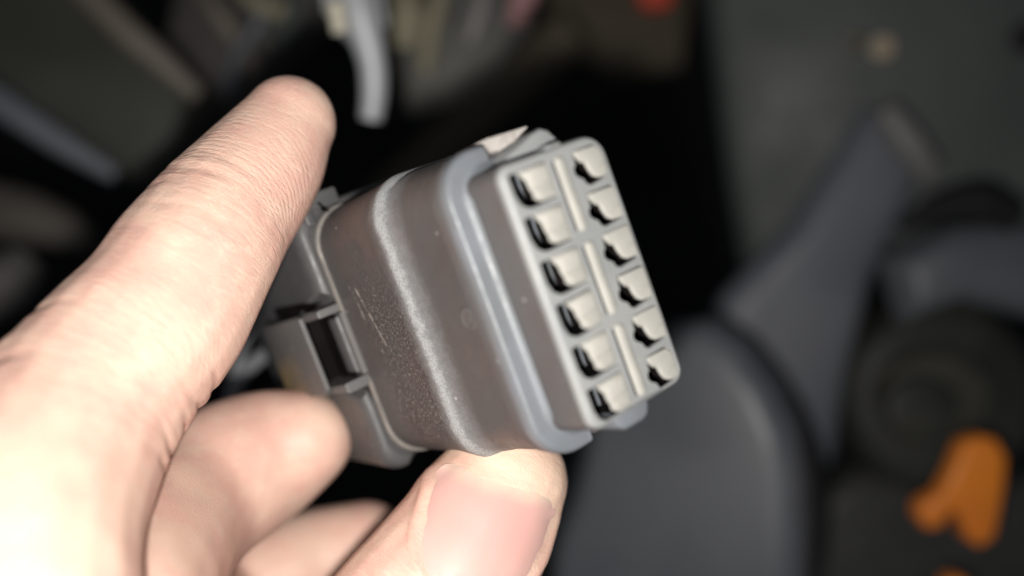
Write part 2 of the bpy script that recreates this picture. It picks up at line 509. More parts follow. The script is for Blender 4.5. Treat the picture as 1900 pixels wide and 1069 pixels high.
# little moulded dimple ring on the sleeve
bm = bmesh.new()
ring = [(math.cos(a), math.sin(a)) for a in np.linspace(0, 2 * math.pi, 25)[:-1]]
for r0, h0 in ((.85, .16),):
    secs = [(1.0, -.1), (.98, .08), (.85, .2), (.7, .2), (.55, .04), (.35, .04), (.2, .12)]
    rings = [[bm.verts.new(((-9.60 - h) * .001, (.2 + 1.4 * r * v) * .001, (-11.1 + 1.4 * r * u) * .001)) for u, v in ring] for r, h in secs]
    for a, b in zip(rings, rings[1:]):
        for i in range(24): bm.faces.new((a[i], a[(i + 1) % 24], b[(i + 1) % 24], b[i]))
    bm.faces.new(rings[-1])
bm_obj('moulding_mark', bm, m_front, plug, 60)

# -- flange (front retainer) with a notch in its top side for the wedge
def notch(P):
    out = []
    for u, v in P:
        if v > 8 and -3.5 < u < 3.4: v -= 1.55 if u < -1.2 else 1.55 - 1.2 * (u + 1.2) / 4.6
        if v < -8 and u > -3.4: v += 2.3
        out.append((u, v))
    return out
bm = bmesh.new()
def rf(hx, hy, r, n=True):
    P = rrect(hx - 2.2, hy, r, cx=-2.2, nc=9, step=(26, NY))
    return notch(P) if n else P
loft(bm, [(rf(9.6, 16.2, 5, True), -8.6), (rf(9.85, 16.45, 5), -8.1), (rf(10.02, 16.66, 5), -7.9), (rf(10.12, 16.78, 5), -7.6), (rf(10.1, 16.76, 5), -6.75), (rf(9.98, 16.62, 4.9), -6.4),
          (rf(9.78, 16.42, 4.8), -6.15), (rf(9.6, 16.22, 4.7), -6.1), (rf(8.6, 15.3, 4.2), -6.12), (rf(8.2, 14.95, 3.6, False), -6.02), (rf(7.85, 14.65, 3.2, False), -5.75), (rf(7.65, 14.45, 3.0, False), -5.3), (rf(7.45, 14.25, 2.8, False), -5.1), (rf(6.6, 13.5, 2.6, False), -5.1)])
bm_obj('flange', bm, m_flange, plug, 50)
# pale wedge in the notch
bm = bmesh.new()
prism(bm, [(-2.9, 17.1), (-2.6, 15.7), (-2.0, 15.45), (.2, 15.9), (2.5, 16.85), (2.4, 17.05)], -12.5, -5.85, .22, 2)
bm_obj('retainer_wedge', bm, m_chip, plug, 35)

# -- front block: pale grey plate pierced by twelve cavities
PITCH = 4.5
def row_y(i): return (2.5 - i) * PITCH
holeL = [(-6.5, 1.45), (-1.6, 1.6), (-1.6, -2.0), (-3.6, -2.15), (-4.6, -2.2), (-5.4, -2.1), (-6.15, -1.6), (-6.5, -.6)]
holeR = [(2.1, 1.5), (5.1, 1.55), (5.75, .85), (5.75, -1.35), (5.2, -1.95), (4.6, -2.05), (3.0, -2.2), (2.55, -1.9), (2.35, -1.35), (1.75, -.95), (1.5, -.55), (1.65, -.1), (2.0, .15)]
holeRsq = [(2.1, 1.5), (5.6, 1.55), (5.85, 1.3), (5.85, -1.8), (5.6, -2.05), (4.6, -2.1), (3.0, -2.2), (2.55, -1.9), (2.35, -1.35), (1.75, -.95), (1.5, -.55), (1.65, -.1), (2.0, .15)]
def face_rr(hx, hy, cx, d=0):
    P = []
    for k, (sx, sy, r) in enumerate(((1, 1, 2.4), (-1, 1, 1.5), (-1, -1, 1.5), (1, -1, 1.7))):
        r += d
        for i in range(7):
            t = (k + i / 6) * math.pi / 2
            P.append((cx + sx * (hx - r) + r * math.cos(t), sy * (hy - r) + r * math.sin(t)))
    return P
face_out = face_rr(7.0, 13.85, -.5)
def off(P, d):
    n = len(P); out = []
    A = sum(P[i][0] * P[(i + 1) % n][1] - P[(i + 1) % n][0] * P[i][1] for i in range(n))
    s = 1 if A > 0 else -1
    for i in range(n):
        a, b, c = Vector(P[i - 1]), Vector(P[i]), Vector(P[(i + 1) % n])
        e1 = (b - a).normalized(); e2 = (c - b).normalized()
        n1 = Vector((e1.y, -e1.x)) * s; n2 = Vector((e2.y, -e2.x)) * s
        m = (n1 + n2).normalized()
        k = d / max(.45, m.dot(n1))
        out.append((b.x + m.x * k, b.y + m.y * k))
    return out
holes = []
for i in range(6):
    HR = holeR if i in (0, 5) else holeRsq
    for H in (holeL, HR): holes.append([(u, v + row_y(i)) for u, v in H])
bm = bmesh.new()
def ringv(P, z): return [bm.verts.new((u * .001, v * .001, z * .001)) for u, v in P]
def bridge(a, b, flip=False):
    n = len(a)
    for i in range(n):
        j = (i + 1) % n
        q = (a[i], a[j], b[j], b[i])
        bm.faces.new(q[::-1] if flip else q)
rim = [ringv(off(face_out, -.5 * (1 - math.sin(k / 6 * math.pi / 2))), -.5 * (1 - math.cos(k / 6 * math.pi / 2))) for k in range(7)]
o0 = rim[0]; o3 = ringv(face_out, -7.2)
for p_, q_ in zip(rim, rim[1:]): bridge(q_, p_)
bridge(o3, rim[-1])
edges = [bm.edges.get((o0[i], o0[(i + 1) % len(o0)])) for i in range(len(o0))]
hr = []
for H in holes:
    a = ringv(off(H, .1), 0); b = ringv(H, -.16); c = ringv(H, -.4)
    bridge(a, b); bridge(b, c)
    hr.append(H)
    edges += [bm.edges.get((a[i], a[(i + 1) % len(a)])) for i in range(len(a))]
bmesh.ops.triangle_fill(bm, edges=edges, use_beauty=True)
bm_obj('front_plate', bm, m_face, plug, 40)
# brown-grey walls of the block, just outside the pale plate
bm = bmesh.new()
W0 = face_rr(7.12, 13.97, -.5, .1)
loft(bm, [(off(W0, .12), -7.4), (W0, -.95), (off(W0, -.11), -.8)], False, False)
bm_obj('block_wall', bm, m_front, plug, 30)
# cavity walls and floors, their shade put into a near-black colour
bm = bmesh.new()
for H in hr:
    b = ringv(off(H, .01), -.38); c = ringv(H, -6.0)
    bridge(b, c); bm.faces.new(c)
bm_obj('cavity_shade', bm, m_hole, plug, 30)
# bridge from the block to the flange at the top, and the lug underneath
bm = bmesh.new()
prism(bm, rrect(1.2, 1.0, .6, cx=.7, cy=13.35, nc=4), -7, -.55, .5, 3)
prism(bm, [(-4.3, 13.5), (-3.5, 14.6), (-1.5, 15.35), (.5, 16.0), (1.7, 16.3), (2.7, 15.9), (3.7, 14.5), (4.0, 13.5)], -8, -3.0, .55, 3)
bm_obj('bridge_rib', bm, m_face, plug, 40)
bm = bmesh.new()
prism(bm, [(-4.3, -13.4), (-3.9, -14.7), (-3.1, -15.5), (-.5, -15.65), (.4, -15.4), (1.0, -14.5), (1.05, -13.4)], -6.5, -.55, .55, 3)
bm_obj('key_lug', bm, m_flange, plug, 45)

# -- off-white terminal lugs and divider bars (mesh data shared by alike pieces)
lugL = [(-5.25, 1.5), (-4.98, .95), (-4.58, .4), (-4.52, -.3), (-4.3, -.9), (-4.35, -1.4), (-4.0, -1.8), (-3.5, -1.98), (-2.0, -1.98), (-1.65, -1.8), (-1.65, 1.55)]
lugR = [(2.2, 1.5), (2.35, .85), (2.7, .3), (3.2, .05), (3.35, -.7), (3.65, -1.4), (4.3, -1.8), (5.2, -1.88), (5.72, -1.3), (5.72, .85), (5.1, 1.52)]
lugRsq = [(2.2, 1.5), (2.35, .85), (2.7, .3), (3.2, .05), (3.35, -.7), (3.65, -1.4), (4.2, -1.82), (5.55, -1.95), (5.82, -1.75), (5.82, 1.3), (5.6, 1.52)]
bmL = bmesh.new()
prism(bmL, lugL, -.2, .2, .14, 3)
prism(bmL, [(-4.15, -.75), (-4.05, -1.3), (-3.7, -1.6), (-3.3, -1.75), (-2.2, -1.78), (-1.85, -1.6), (-1.85, -.75)], 0, .34, .22, 3)
prism(bmL, [(-4.9, 1.4), (-4.65, .95), (-4.3, .35), (-4.25, -.5), (-1.85, -.55), (-1.85, 1.45)], 0, .4, .26, 3)
bmR = bmesh.new()
prism(bmR, lugR, -.2, .26, .2, 3)
bmQ = bmesh.new()
prism(bmQ, lugRsq, -.2, .26, .2, 3)
first = {}
for i in range(6):
    for side in 'LR':
        key = 'C' if side == 'R' and i in (0, 5) else side
        if key not in first:
            o = bm_obj('terminal_lug', {'L': bmL, 'C': bmR, 'R': bmQ}[key], m_lug, plug, 50)
            first[key] = o
        else:
            o = first[key].copy(); COL.objects.link(o); o.parent = plug
        o.location = (random.uniform(-.00006, .00006), row_y(i) * .001, random.uniform(-.00012, .00012))
        o.rotation_euler = (0, 0, random.uniform(-.02, .02))
bars = [(-.5, 12.65, -.85 + .05, 5.1), (-.15, 3.55, -.6, -3.75), (-.25, -5.0, -.8, -12.9)]
bmB = bmesh.new()
prism(bmB, rrect(.56, 3.95, .54, nc=5), -1.5, .42, .36, 3)
fb = bm_obj('divider_bar', bmB, m_lug, plug, 50)
for k, cy in enumerate((8.9, -.1, -9.05)):
    o = fb if k == 0 else fb.copy()
    if k: COL.objects.link(o); o.parent = plug
    o.location = (-.12e-3, cy * .001, 0)

# thin black strips standing in for the shaded grooves beside the bars
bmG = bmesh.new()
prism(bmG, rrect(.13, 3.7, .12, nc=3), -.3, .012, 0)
fg = bm_obj('bar_groove_shade', bmG, m_hole, plug, 50)
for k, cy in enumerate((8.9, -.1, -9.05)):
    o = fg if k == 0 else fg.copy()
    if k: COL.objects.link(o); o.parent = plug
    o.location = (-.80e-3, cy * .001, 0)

# -- collar behind the sleeve: ring with a flat front rim, latch box with its window
def rc(hx, hy, r): return rrect(hx, hy, r, nc=9, step=(NX, NY))
bm = bmesh.new()
loft(bm, [(rc(10.4, 16.6, 3), -62), (rc(11.3, 17.4, 3), -56), (rc(11.7, 17.9, 3), -45), (rc(11.9, 18.1, 3.0), -41.2), (rc(11.9, 18.1, 3.0), -40.2), (rc(11.75, 17.98, 3.1), -39.5), (rc(11.45, 17.75, 3.3), -39.0),
          (rc(11.1, 17.5, 3.6), -38.75), (rc(10.72, 17.25, 4.2), -38.7), (rc(10.62, 17.18, 4.4), -38.9), (rc(10.52, 17.12, 4.6), -38.9), (rc(10.45, 17.08, 4.8), -38.55), (rc(10.3, 17.0, 5), -38.3), (rc(10.12, 16.92, 5.2), -38.1), (rc(9.9, 16.8, 5.2), -38.2)], True, False)
for v in list(bm.verts):
    x, y, z = v.co * 1000
    if x > -8.6 and y < -16.7: v.co.y = -.0167 - (-y - 16.7) * .00012       # no rim along the underside
    if x < -9 and -6.3 < y < 6.0 and z > -45.5:                                # cut back where the latch window opens
        v.co.z = -.0466 + (z + 40.5) * .00008
bm_obj('collar', bm, m_collar, plug, 40)
# latch box: U-shaped frame round a window
def latch_f(u, v, w): return (-w, v, u)       # u = z, v = y, w = outward (-x)
bm = bmesh.new()
prism(bm, [(-56, -5.6), (-56, 5.0), (-43.2, 5.3), (-42.4, 4.9), (-42.4, -4.9), (-43.2, -5.7)], 13.75, 14.3, .25, 2, latch_f)      # roof
prism(bm, [(-56, 4.1), (-56, 5.0), (-43.2, 5.3), (-40.5, 5.5), (-38.0, 5.3), (-38.0, 4.35), (-42, 4.2)], 9, 13.6, .35, 2, latch_f)
prism(bm, [(-56, -5.6), (-56, -4.7), (-43.2, -4.7), (-38.0, -4.5), (-38.0, -5.8)], 9, 13.6, .35, 2, latch_f)
prism(bm, [(-56.2, -5.5), (-56.2, 4.9), (-54.8, 4.9), (-54.8, -5.5)], 9, 14.0, .35, 2, latch_f)
bm_obj('latch_box', bm, m_latch, plug, 40)
bm = bmesh.new()
prism(bm, [(-41.4, -3.9), (-41.4, 3.7), (-38.75, 3.7), (-38.75, -3.9)], 9, 11.2, .55, 3, latch_f)
bm_obj('latch_tongue', bm, m_collar, plug, 40)
bm = bmesh.new()
prism(bm, [(-38.7, -4.3), (-38.7, 4.1), (-37.9, 4.1), (-37.9, -4.3)], 9, 10.7, .15, 2, latch_f)
bm_obj('window_lip', bm, m_latch, plug, 40)
bm = bmesh.new()
prism(bm, [(-47, -4.6), (-47, 4.05), (-46, 4.05), (-46, -4.6)], 9, 13.7, 0, 2, latch_f)
prism(bm, [(-46, -4.6), (-46, 4.05), (-41.2, 4.15), (-41.2, -4.6)], 9, 10.2, 0, 2, latch_f)
bm_obj('window_back', bm, m_hole, plug, 40)  # shade of the hollow put into a near-black back and floor
# raised black piece standing in for the shaded slot above the latch box
bm = bmesh.new()
prism(bm, [(-55, 5.3), (-55, 6.9), (-44.5, 6.6), (-41.5, 6.0), (-44.5, 5.5)], 9, 12.05, .1, 1, latch_f)
bm_obj('latch_slot_shade', bm, m_hole, plug, 40)
# pale lip where the sleeve leaves the collar
bm = bmesh.new()
loft(bm, [(rr(10.1, 16.9, 5.2), -38.4), (rr(10.42, 17.1, 5.2), -38.3), (rr(10.42, 17.1, 5.2), -38.0), (rr(10.3, 17.02, 5.2), -37.85), (rr(10.0, 16.8, 5.2), -37.85)], False, False)
for v in list(bm.verts):
    x, y, z = v.co * 1000
    if x < -9 and -4.6 < y < 4.4: v.co.x += .0006
bm_obj('seal_lip', bm, plastic('beige_seal', (.19, .172, .152), (.155, .145, .135), .5, 1500, 400, .3), plug, 50)
# clip on the top corner of the collar
bm = bmesh.new()
prism(bm, rrect(2.6, 1.1, .4, cx=-7.4, cy=18.4, nc=3), -47, -38.0, .4, 2)
prism(bm, rrect(.7, 1.9, .4, cx=-9.6, cy=17.4, nc=3), -47, -38.2, .35, 2)
bm_obj('corner_clip', bm, m_collar, plug, 40)
bm = bmesh.new()
prism(bm, [(-8.1, 18.0), (-7.9, 18.15), (-6.9, 16.6), (-7.1, 16.5)], -40, -37.8, 0)
bm_obj('clip_slit_shade', bm, m_hole, plug, 40)  # black sliver set on the clip for the dark of its slit
# rear boot and wires leaving it
bm = bmesh.new()
loft(bm, [(rc(6.5, 12, 4), -80), (rc(8.5, 14, 4), -70), (rc(9.8, 15.8, 4), -62), (rc(10.3, 16.5, 4), -60)])
bm_obj('rear_boot', bm, m_collar, plug, 40)
for k in range(6):
    bm = bmesh.new()
    x0, y0 = (-3 if k % 2 else 3), (2.5 - k) * 4
    P = spline([(x0, y0, -78), (x0 * .9, y0 * .8, -92), (x0 * .7 - 3, y0 * .6 - 6, -108), (-8 + x0 * .4, -22 + y0 * .4, -125)], 5)
    tube(bm, [Vector(p) * .001 for p in P], .0013, 8)
    bm_obj('wire', bm, m_dark if k % 3 else m_steel, plug, 60)

# ------------------------------------------------------------------ the hand
DIG = {
    'index': [(535, 226, 121, 5.8), (490, 300, 119, 7.4), (425, 389, 116, 8.4), (362, 480, 112, 9.2), (300, 580, 109, 9.7), (176, 728, 103, 10.4), (82, 880, 96, 10.9), (22, 1060, 88, 11.3), (-20, 1500, 76, 12.6)],
    'thumb': [(934, 894, 119, 7.9), (898, 956, 118, 9.1), (858, 1026, 117, 9.8), (740, 1180, 114, 10.4), (600, 1420, 107, 11), (470, 1700, 100, 12.5)],
    'middle': [(560, 818, 133, 7.1), (500, 842, 133.5, 9.1), (440, 872, 131, 9.8), (335, 945, 124, 10.2), (255, 1040, 112, 10.8), (171, 1180, 100, 12)],
    'ring': [(680, 1010, 150, 6.8), (600, 1035, 150, 7.8), (530, 1065, 148, 8.5), (410, 1130, 144, 9.4), (340, 1180, 133, 10.2), (273, 1240, 117, 11.5)],
    'little': [(780, 1240, 158, 5.6), (690, 1250, 158, 6.6), (600, 1270, 157, 7.2), (480, 1330, 152, 8.0), (410, 1360, 142, 9), (340, 1380, 132, 10.5)],
}
def dig_pts(L): return np.array([[*cp(a, b, d), r] for a, b, d, r in L])
CH = {k: spline(dig_pts(v), 8) for k, v in DIG.items()}
wr = np.array((-66., 108, 74))
def seg(a, b, ra, rb, n=10):
    a = np.asarray(a, float); b = np.asarray(b, float)
    return np.array([[*(a + (b - a) * t), ra + (rb - ra) * t] for t in np.linspace(0, 1, n)])
extra = []
for k, (dw, r1) in {'index': ((0, 0, 0), 13), 'middle': ((-2, 3, 12), 13), 'ring': ((-4, 6, 24), 12.5), 'little': ((-5, 9, 34), 12)}.items():
    m = CH[k][-1]
    extra.append(seg(m[:3], wr + dw, m[3], r1, 14))
tm = CH['thumb'][-1]
extra.append(seg(tm[:3], (-52, 106, 88), tm[3], 15, 10))
extra.append(seg(CH['index'][-1][:3], tm[:3] + (-8, -6, -4), 9, 9, 8))
extra.append(seg(CH['middle'][-1][:3], tm[:3] + (-12, -4, 6), 10, 9, 8))
extra.append(seg(wr + (0, 0, 10), wr + (-40, 70, 5), 19, 24, 8))
extra.append(seg(wr + (-4, 5, 26), wr + (-44, 75, 22), 18, 24, 8))

def ball_chain(bm, S, n=20):
    """smooth tube with round ends through rows (x,y,z,r), lens frame mm"""
    S = np.asarray(S)
    P, r = S[:, :3], S[:, 3]
    T = np.gradient(P, axis=0); T /= np.linalg.norm(T, axis=1)[:, None]
    rows = []
    for k in range(6, 0, -1):                        # start cap
        a = k / 6 * math.pi / 2
        rows.append((P[0] - T[0] * r[0] * math.sin(a), T[0], r[0] * math.cos(a) + 1e-3))
    rows += [(P[i], T[i], r[i]) for i in range(len(P))]
    for k in range(1, 7):
        a = k / 6 * math.pi / 2
        rows.append((P[-1] + T[-1] * r[-1] * math.sin(a), T[-1], r[-1] * math.cos(a) + 1e-3))
    x = np.cross(T[0], (.3, .2, 1.)); x /= np.linalg.norm(x)
    rings = []
    for p, t, rad in rows:
        x = x - t * (x @ t); x /= np.linalg.norm(x); y = np.cross(t, x)
        rings.append([bm.verts.new(p + rad * (x * math.cos(b) + y * math.sin(b))) for b in np.linspace(0, 2 * math.pi, n + 1)[:-1]])
    for a, b in zip(rings, rings[1:]):
        for i in range(n): bm.faces.new((a[i], a[(i + 1) % n], b[(i + 1) % n], b[i]))
    bm.faces.new(rings[0][::-1]); bm.faces.new(rings[-1])

bm = bmesh.new()
for k, S in CH.items():
    if k in ('index', 'thumb'): ball_chain(bm, S)
    else:                                    # tightly curled: short overlapping pieces merge without folding over themselves
        for i in range(0, len(S) - 3, 3): ball_chain(bm, S[[i, min(i + 3, len(S) - 1)]])
        ball_chain(bm, S[[-4, -1]])
for S in extra: ball_chain(bm, S)
bmesh.ops.recalc_face_normals(bm, faces=bm.faces[:])
me = bpy.data.meshes.new('hand_raw'); bm.to_mesh(me); bm.free()
raw = bpy.data.objects.new('hand_raw', me); COL.objects.link(raw)
md = raw.modifiers.new('r', 'REMESH'); md.mode = 'VOXEL'; md.voxel_size = .48; md.use_smooth_shade = True
md = raw.modifiers.new('s', 'SMOOTH'); md.factor = .5; md.iterations = 11
dg = bpy.context.evaluated_depsgraph_get()
hm = bpy.data.meshes.new_from_object(raw.evaluated_get(dg))
bpy.data.objects.remove(raw)
hm.name = 'hand'
nv = len(hm.vertices)
V = np.empty(nv * 3); hm.vertices.foreach_get('co', V); V = V.reshape(-1, 3)
N = np.empty(nv * 3); hm.vertex_normals.foreach_get('vector', N); N = N.reshape(-1, 3)

# coordinates along (u) and around (v) the nearest digit, in mm
def frames(S):
    P = S[:, :3]; T = np.gradient(P, axis=0); T /= np.linalg.norm(T, axis=1)[:, None]
    u = np.concatenate([[0], np.cumsum(np.linalg.norm(np.diff(P, axis=0), axis=1))])
    X = []; x = np.array((0, 0, -1.))
    for t in T:
        x = x - t * (x @ t); x /= np.linalg.norm(x); X.append(x)
    X = np.array(X); Y = np.cross(T, X)
    return P, T, u, X, Y
best = np.full(nv, 1e9); U = np.zeros(nv); A = np.zeros(nv); ID = np.zeros(nv, int); RR = np.ones(nv)
names = list(CH) 
for di, k in enumerate(names):
    P, T, u, X, Y = frames(CH[k]); rad = CH[k][:, 3]
    for c0 in range(0, nv, 20000):
        v = V[c0:c0 + 20000]
        D = np.linalg.norm(v[:, None] - P[None], axis=2) - rad[None]
        j = D.argmin(1); d = D[np.arange(len(v)), j]
        w = v - P[j]
        du = np.einsum('ij,ij->i', w, T[j])
        ang = np.arctan2(np.einsum('ij,ij->i', w, Y[j]), np.einsum('ij,ij->i', w, X[j]))
        b = d < best[c0:c0 + 20000]
        sl = np.arange(c0, c0 + len(v))[b]
        best[sl] = d[b]; U[sl] = u[j][b] + du[b]; A[sl] = ang[b]; ID[sl] = di; RR[sl] = rad[j][b]

_e = np.empty(len(hm.edges) * 2, int); hm.edges.foreach_get('vertices', _e); _e = _e.reshape(-1, 2)
_soft = np.isin(ID, [names.index(k) for k in ('middle', 'ring', 'little')]).astype(float)
_cnt = np.bincount(_e.ravel(), minlength=nv).astype(float)[:, None]
for _ in range(12):
    acc = np.zeros_like(V)
    for ax in range(3):
        acc[:, ax] = np.bincount(_e[:, 0], V[_e[:, 1], ax], nv) + np.bincount(_e[:, 1], V[_e[:, 0], ax], nv)
    V = V + (acc / _cnt - V) * (.5 * _soft)[:, None]

def upos(k, i): return frames(CH[k])[2][min(i * 8, len(CH[k]) - 1)]
disp = np.zeros(nv)
# soft lumps so that no digit is a perfect tube
disp += np.array([noise.noise(Vector(p) * .085) * .35 + noise.noise(Vector(p) * .22) * .10 for p in V])
# flexion creases of the index finger (one at the end joint, a deep one where it bends)
ii = ID == names.index('index')
def crease(mask, u0, slope, width, depth, a0, aw, wob=.5):
    ph = U - u0 - slope * (A - a0) + wob * np.sin(A * 5.0 + u0)
    return mask * -depth * np.exp(-(ph / width) ** 2) * np.exp(-((A - a0) / aw) ** 2)
uD, uP = upos('index', 2), upos('index', 5)
disp += crease(ii, uD + 1.2, .25, .55, .16, .35, .8, .25)
disp -= crease(ii, uD - .3, .25, .7, .14, .35, .8, .25)
disp += crease(ii, uD + 4.0, .5, .4, .12, .8, .6, .3)
disp += crease(ii, uP + 4.0, .5, .8, 1.3, 1.45, .6)
disp -= crease(ii, uP + 1.8, .5, 1.2, .5, 1.5, .6)
disp -= crease(ii, uP + 7.0, .5, 1.6, .5, 1.5, .6)
for q, dd in ((-2.2, .10), (2.6, .08), (6.4, .10), (9.5, .07), (-5, .06)): disp += crease(ii, uD + q, .35, .32, dd, .2, .7, .35)
disp += crease(ii, uP - 3.0, 1.2, .5, .22, 1.2, .7)
for q, dd in ((-8, .3), (-4.5, .45), (-1, .5), (3, .6), (6.5, .5)): disp += crease(ii, uP + q, 0.5, .55, dd, -1.75, .5)
# thumb nail seat: nail frame
tc = CH['thumb']
Ptip, Pbas = tc[4, :3], tc[22, :3]
na = cp(930, 880, 117) - cp(878, 1050, 117.5); na /= np.linalg.norm(na)   # towards the free edge
nn = np.array((-.02, .10, -1.0)); nn -= na * (nn @ na); nn /= np.linalg.norm(nn)
ns = np.cross(na, nn)
if ns[0] < 0: ns = -ns
NC = cp(902, 958, 118)                       # on the thumb axis
NL, NWD = 6.0, 7.7                          # half length, half width (mm)
def nail_uv(p):
    w = p - NC
    return w @ ns, w @ na, w @ nn
tmask = ID == names.index('thumb')
s_, l_, h_ = nail_uv(V)
def nail_w(l):
    """half width of the nail at l along it: round at the cuticle, squarer at the free edge"""
    l = np.asarray(l, float)
    rc_, rd = 5.2, 3.0
    e = np.clip((-l - (NL - rc_)) / rc_, 0, 1); f = np.clip((l - (NL - rd)) / rd, 0, 1)
    return NWD - .05 * (NL - l) - rc_ * .95 * (1 - np.sqrt(1 - e * e)) - rd * .8 * (1 - np.sqrt(1 - f * f))
def sd_nail(s, l):
    lc = np.clip(l, -NL, NL)
    return np.where(np.abs(l) < NL, np.maximum(np.abs(s) - nail_w(lc), np.abs(l) - NL), np.hypot(np.maximum(np.abs(s) - nail_w(lc), 0), np.abs(l) - NL))
sd = sd_nail(s_, l_)
front = (h_ > 0) & tmask
disp *= np.where(front, 1 / (1 + np.exp(-np.clip((sd - .8) / .3, -40, 40))), 1)
V2 = V + N * disp[:, None]
seat = np.where(front, -.12 / (1 + np.exp(np.clip(sd / .25, -40, 40))), 0)
fold = np.where(front, .42 * np.exp(-((sd - .6) / .6) ** 2) * np.clip((NL - 1.0 - l_) / 2.5, 0, 1), 0)
V2 = V2 + N * (seat + fold)[:, None]

# to world
Mw = np.array((CAM @ FLIP))
Wv = (V2 * .001) @ Mw[:3, :3].T + Mw[:3, 3]
base = Vector(lens(*wr))
Wl = Wv - np.array(base)
hm.vertices.foreach_set('co', Wl.astype(np.float32).ravel())
hm.update()
for nme, arr in (('along', U), ('around', A * RR), ('ang', A), ('digit', ID.astype(float)),
                 ('joint', np.where(ii, np.exp(-((U - uD - 1) / 8) ** 2) + .8 * np.exp(-((U - uP) / 9) ** 2), 0.15)),
                 ('arc', np.where(ii, np.exp(-((U - uD + 3.5) / 5.5) ** 2) + .5 * np.exp(-((U - uP + 6) / 6) ** 2), 0)),
                 ('sharp', np.where(ii | tmask, 1.0, 0.0)),
                 ('tip', np.where(tmask, np.exp(-(np.maximum(U + 3, 0) / 6) ** 2), 0)),
                 ('nailrim', np.where(front, np.exp(-((sd - .5) / .5) ** 2), 0))):
    at_ = hm.attributes.new(nme, 'FLOAT', 'POINT')
    at_.data.foreach_set('value', arr.astype(np.float32))

# skin
s = NT('skin')
def attr(n): return s.n('ShaderNodeAttribute', attribute_name=n).outputs['Fac']
co = s.n('ShaderNodeTexCoord').outputs['Object']
u, v = attr('along'), attr('around')
def uvv(su, sv):
    cx = s.n('ShaderNodeCombineXYZ')
    s.put(cx.inputs[0], s.math('MULTIPLY', u, su)); s.put(cx.inputs[1], s.math('MULTIPLY', v, sv)); s.put(cx.inputs[2], s.math('MULTIPLY', attr('digit'), 7.3))
    return cx.outputs[0]
wr1 = s.noise(uvv(1.0, .16), 1.35, 3, .55, .6)       # fine cross lines
wr2 = s.noise(uvv(.55, .12), .9, 2, .5, 1.0)          # broader folds
pores = s.n('ShaderNodeTexVoronoi', feature='DISTANCE_TO_EDGE', i_Scale=1700.0); s.put(pores.inputs['Vector'], co)
ln = s.noise(uvv(1.0, .2), .75, 2, .5, .8)
lines = s.ramp(s.math('ABSOLUTE', s.math('SUBTRACT', ln, .5)), 0, .035)          # thin crease lines
ln2 = s.noise(uvv(.8, .55), .5, 3, .6, 1.2)
lines2 = s.ramp(s.math('ABSOLUTE', s.math('SUBTRACT', ln2, .5)), 0, .02)         # crossing lines
h1 = s.math('MULTIPLY', s.math('ADD', s.ramp(wr1, .30, .62), s.math('ADD', s.math('MULTIPLY', lines, .8), s.math('MULTIPLY', lines2, .5))), s.math('ADD', s.math('MULTIPLY', attr('joint'), .8), .35))
blot = s.noise(co, 110, 4, .6)
blot2 = s.noise(co, 300, 4, .6)
c = s.mix(s.ramp(blot, .35, .65), (.70, .475, .375), (.655, .395, .320))
c = s.mix(s.ramp(blot2, .45, .75, 0, .45), c, (.72, .535, .415))
c = s.mix(s.math('MULTIPLY', s.math('SUBTRACT', 1.0, s.ramp(wr1, .30, .48)), s.math('MULTIPLY', attr('sharp'), s.math('ADD', s.math('MULTIPLY', attr('joint'), .3), .12))), c, (.54, .28, .22))
c = s.mix(s.math('MULTIPLY', s.math('SUBTRACT', 1.0, lines), s.math('MULTIPLY', attr('sharp'), .26)), c, (.80, .60, .48))
c = s.mix(s.math('MULTIPLY', attr('nailrim'), .45), c, (.66, .36, .29))
c = s.mix(s.math('MULTIPLY', attr('tip'), .45), c, (.70, .53, .39))
warp = s.noise(uvv(.5, .22), .55, 2, .5, .4)
vv = s.math('MULTIPLY', s.math('MULTIPLY', v, v), .035)
ph = s.math('ADD', s.math('MULTIPLY', s.math('SUBTRACT', u, vv), 7.6), s.math('MULTIPLY', warp, 14.0))
arcs = s.math('MULTIPLY', s.ramp(s.math('SINE', ph), -.9, .5), s.math('MULTIPLY', attr('arc'), s.ramp(s.noise(co, 420, 2), .35, .6, .35, 1)))
h1 = s.math('MULTIPLY', h1, attr('sharp'))
h1 = s.math('ADD', s.math('MULTIPLY', h1, .8), s.math('MULTIPLY', arcs, 1.0))
nb = s.bump(h1, .24, .00019)
nb = s.bump(s.math('MULTIPLY', wr2, attr('sharp')), .14, .0004, nb)
nb = s.bump(s.ramp(pores.outputs['Distance'], 0, .25), .12, .00010, nb)
s.set(Base_Color=c, Roughness=s.ramp(blot2, .3, .7, .46, .6), Specular_IOR_Level=.35, Normal=nb,
      Subsurface_Weight=.16, Subsurface_Radius=(1.0, .38, .22), Subsurface_Scale=.0012)
hand = link_mesh('hand', hm, s.m, None, None)
hm.polygons.foreach_set('use_smooth', [True] * len(hm.polygons))
hand.location = base
tag(hand, "bare left hand gripping the grey wiring plug between index finger and thumb", 'hand')

# thumb nail
from mathutils.bvhtree import BVHTree
hm.calc_loop_triangles()
bvh = BVHTree.FromPolygons([Vector(p) for p in V2.tolist()], [tuple(p.vertices) for p in hm.polygons])
bm = bmesh.new()
G = 28
grid = {}
for a in range(G + 1):
    for b in range(G + 1):
        sx, ly = (a / G * 2 - 1), (b / G * 2 - 1)
        # square to rounded outline
        l = ly * NL
        wl = float(nail_w(l))
        sv = sx * wl
        hit = bvh.ray_cast(Vector(NC + ns * sv + na * l + nn * 30), Vector(-nn))
        hh = (np.array(hit[0]) - NC) @ nn if hit[0] else 0
        grid[a, b] = [sv, l, hh]
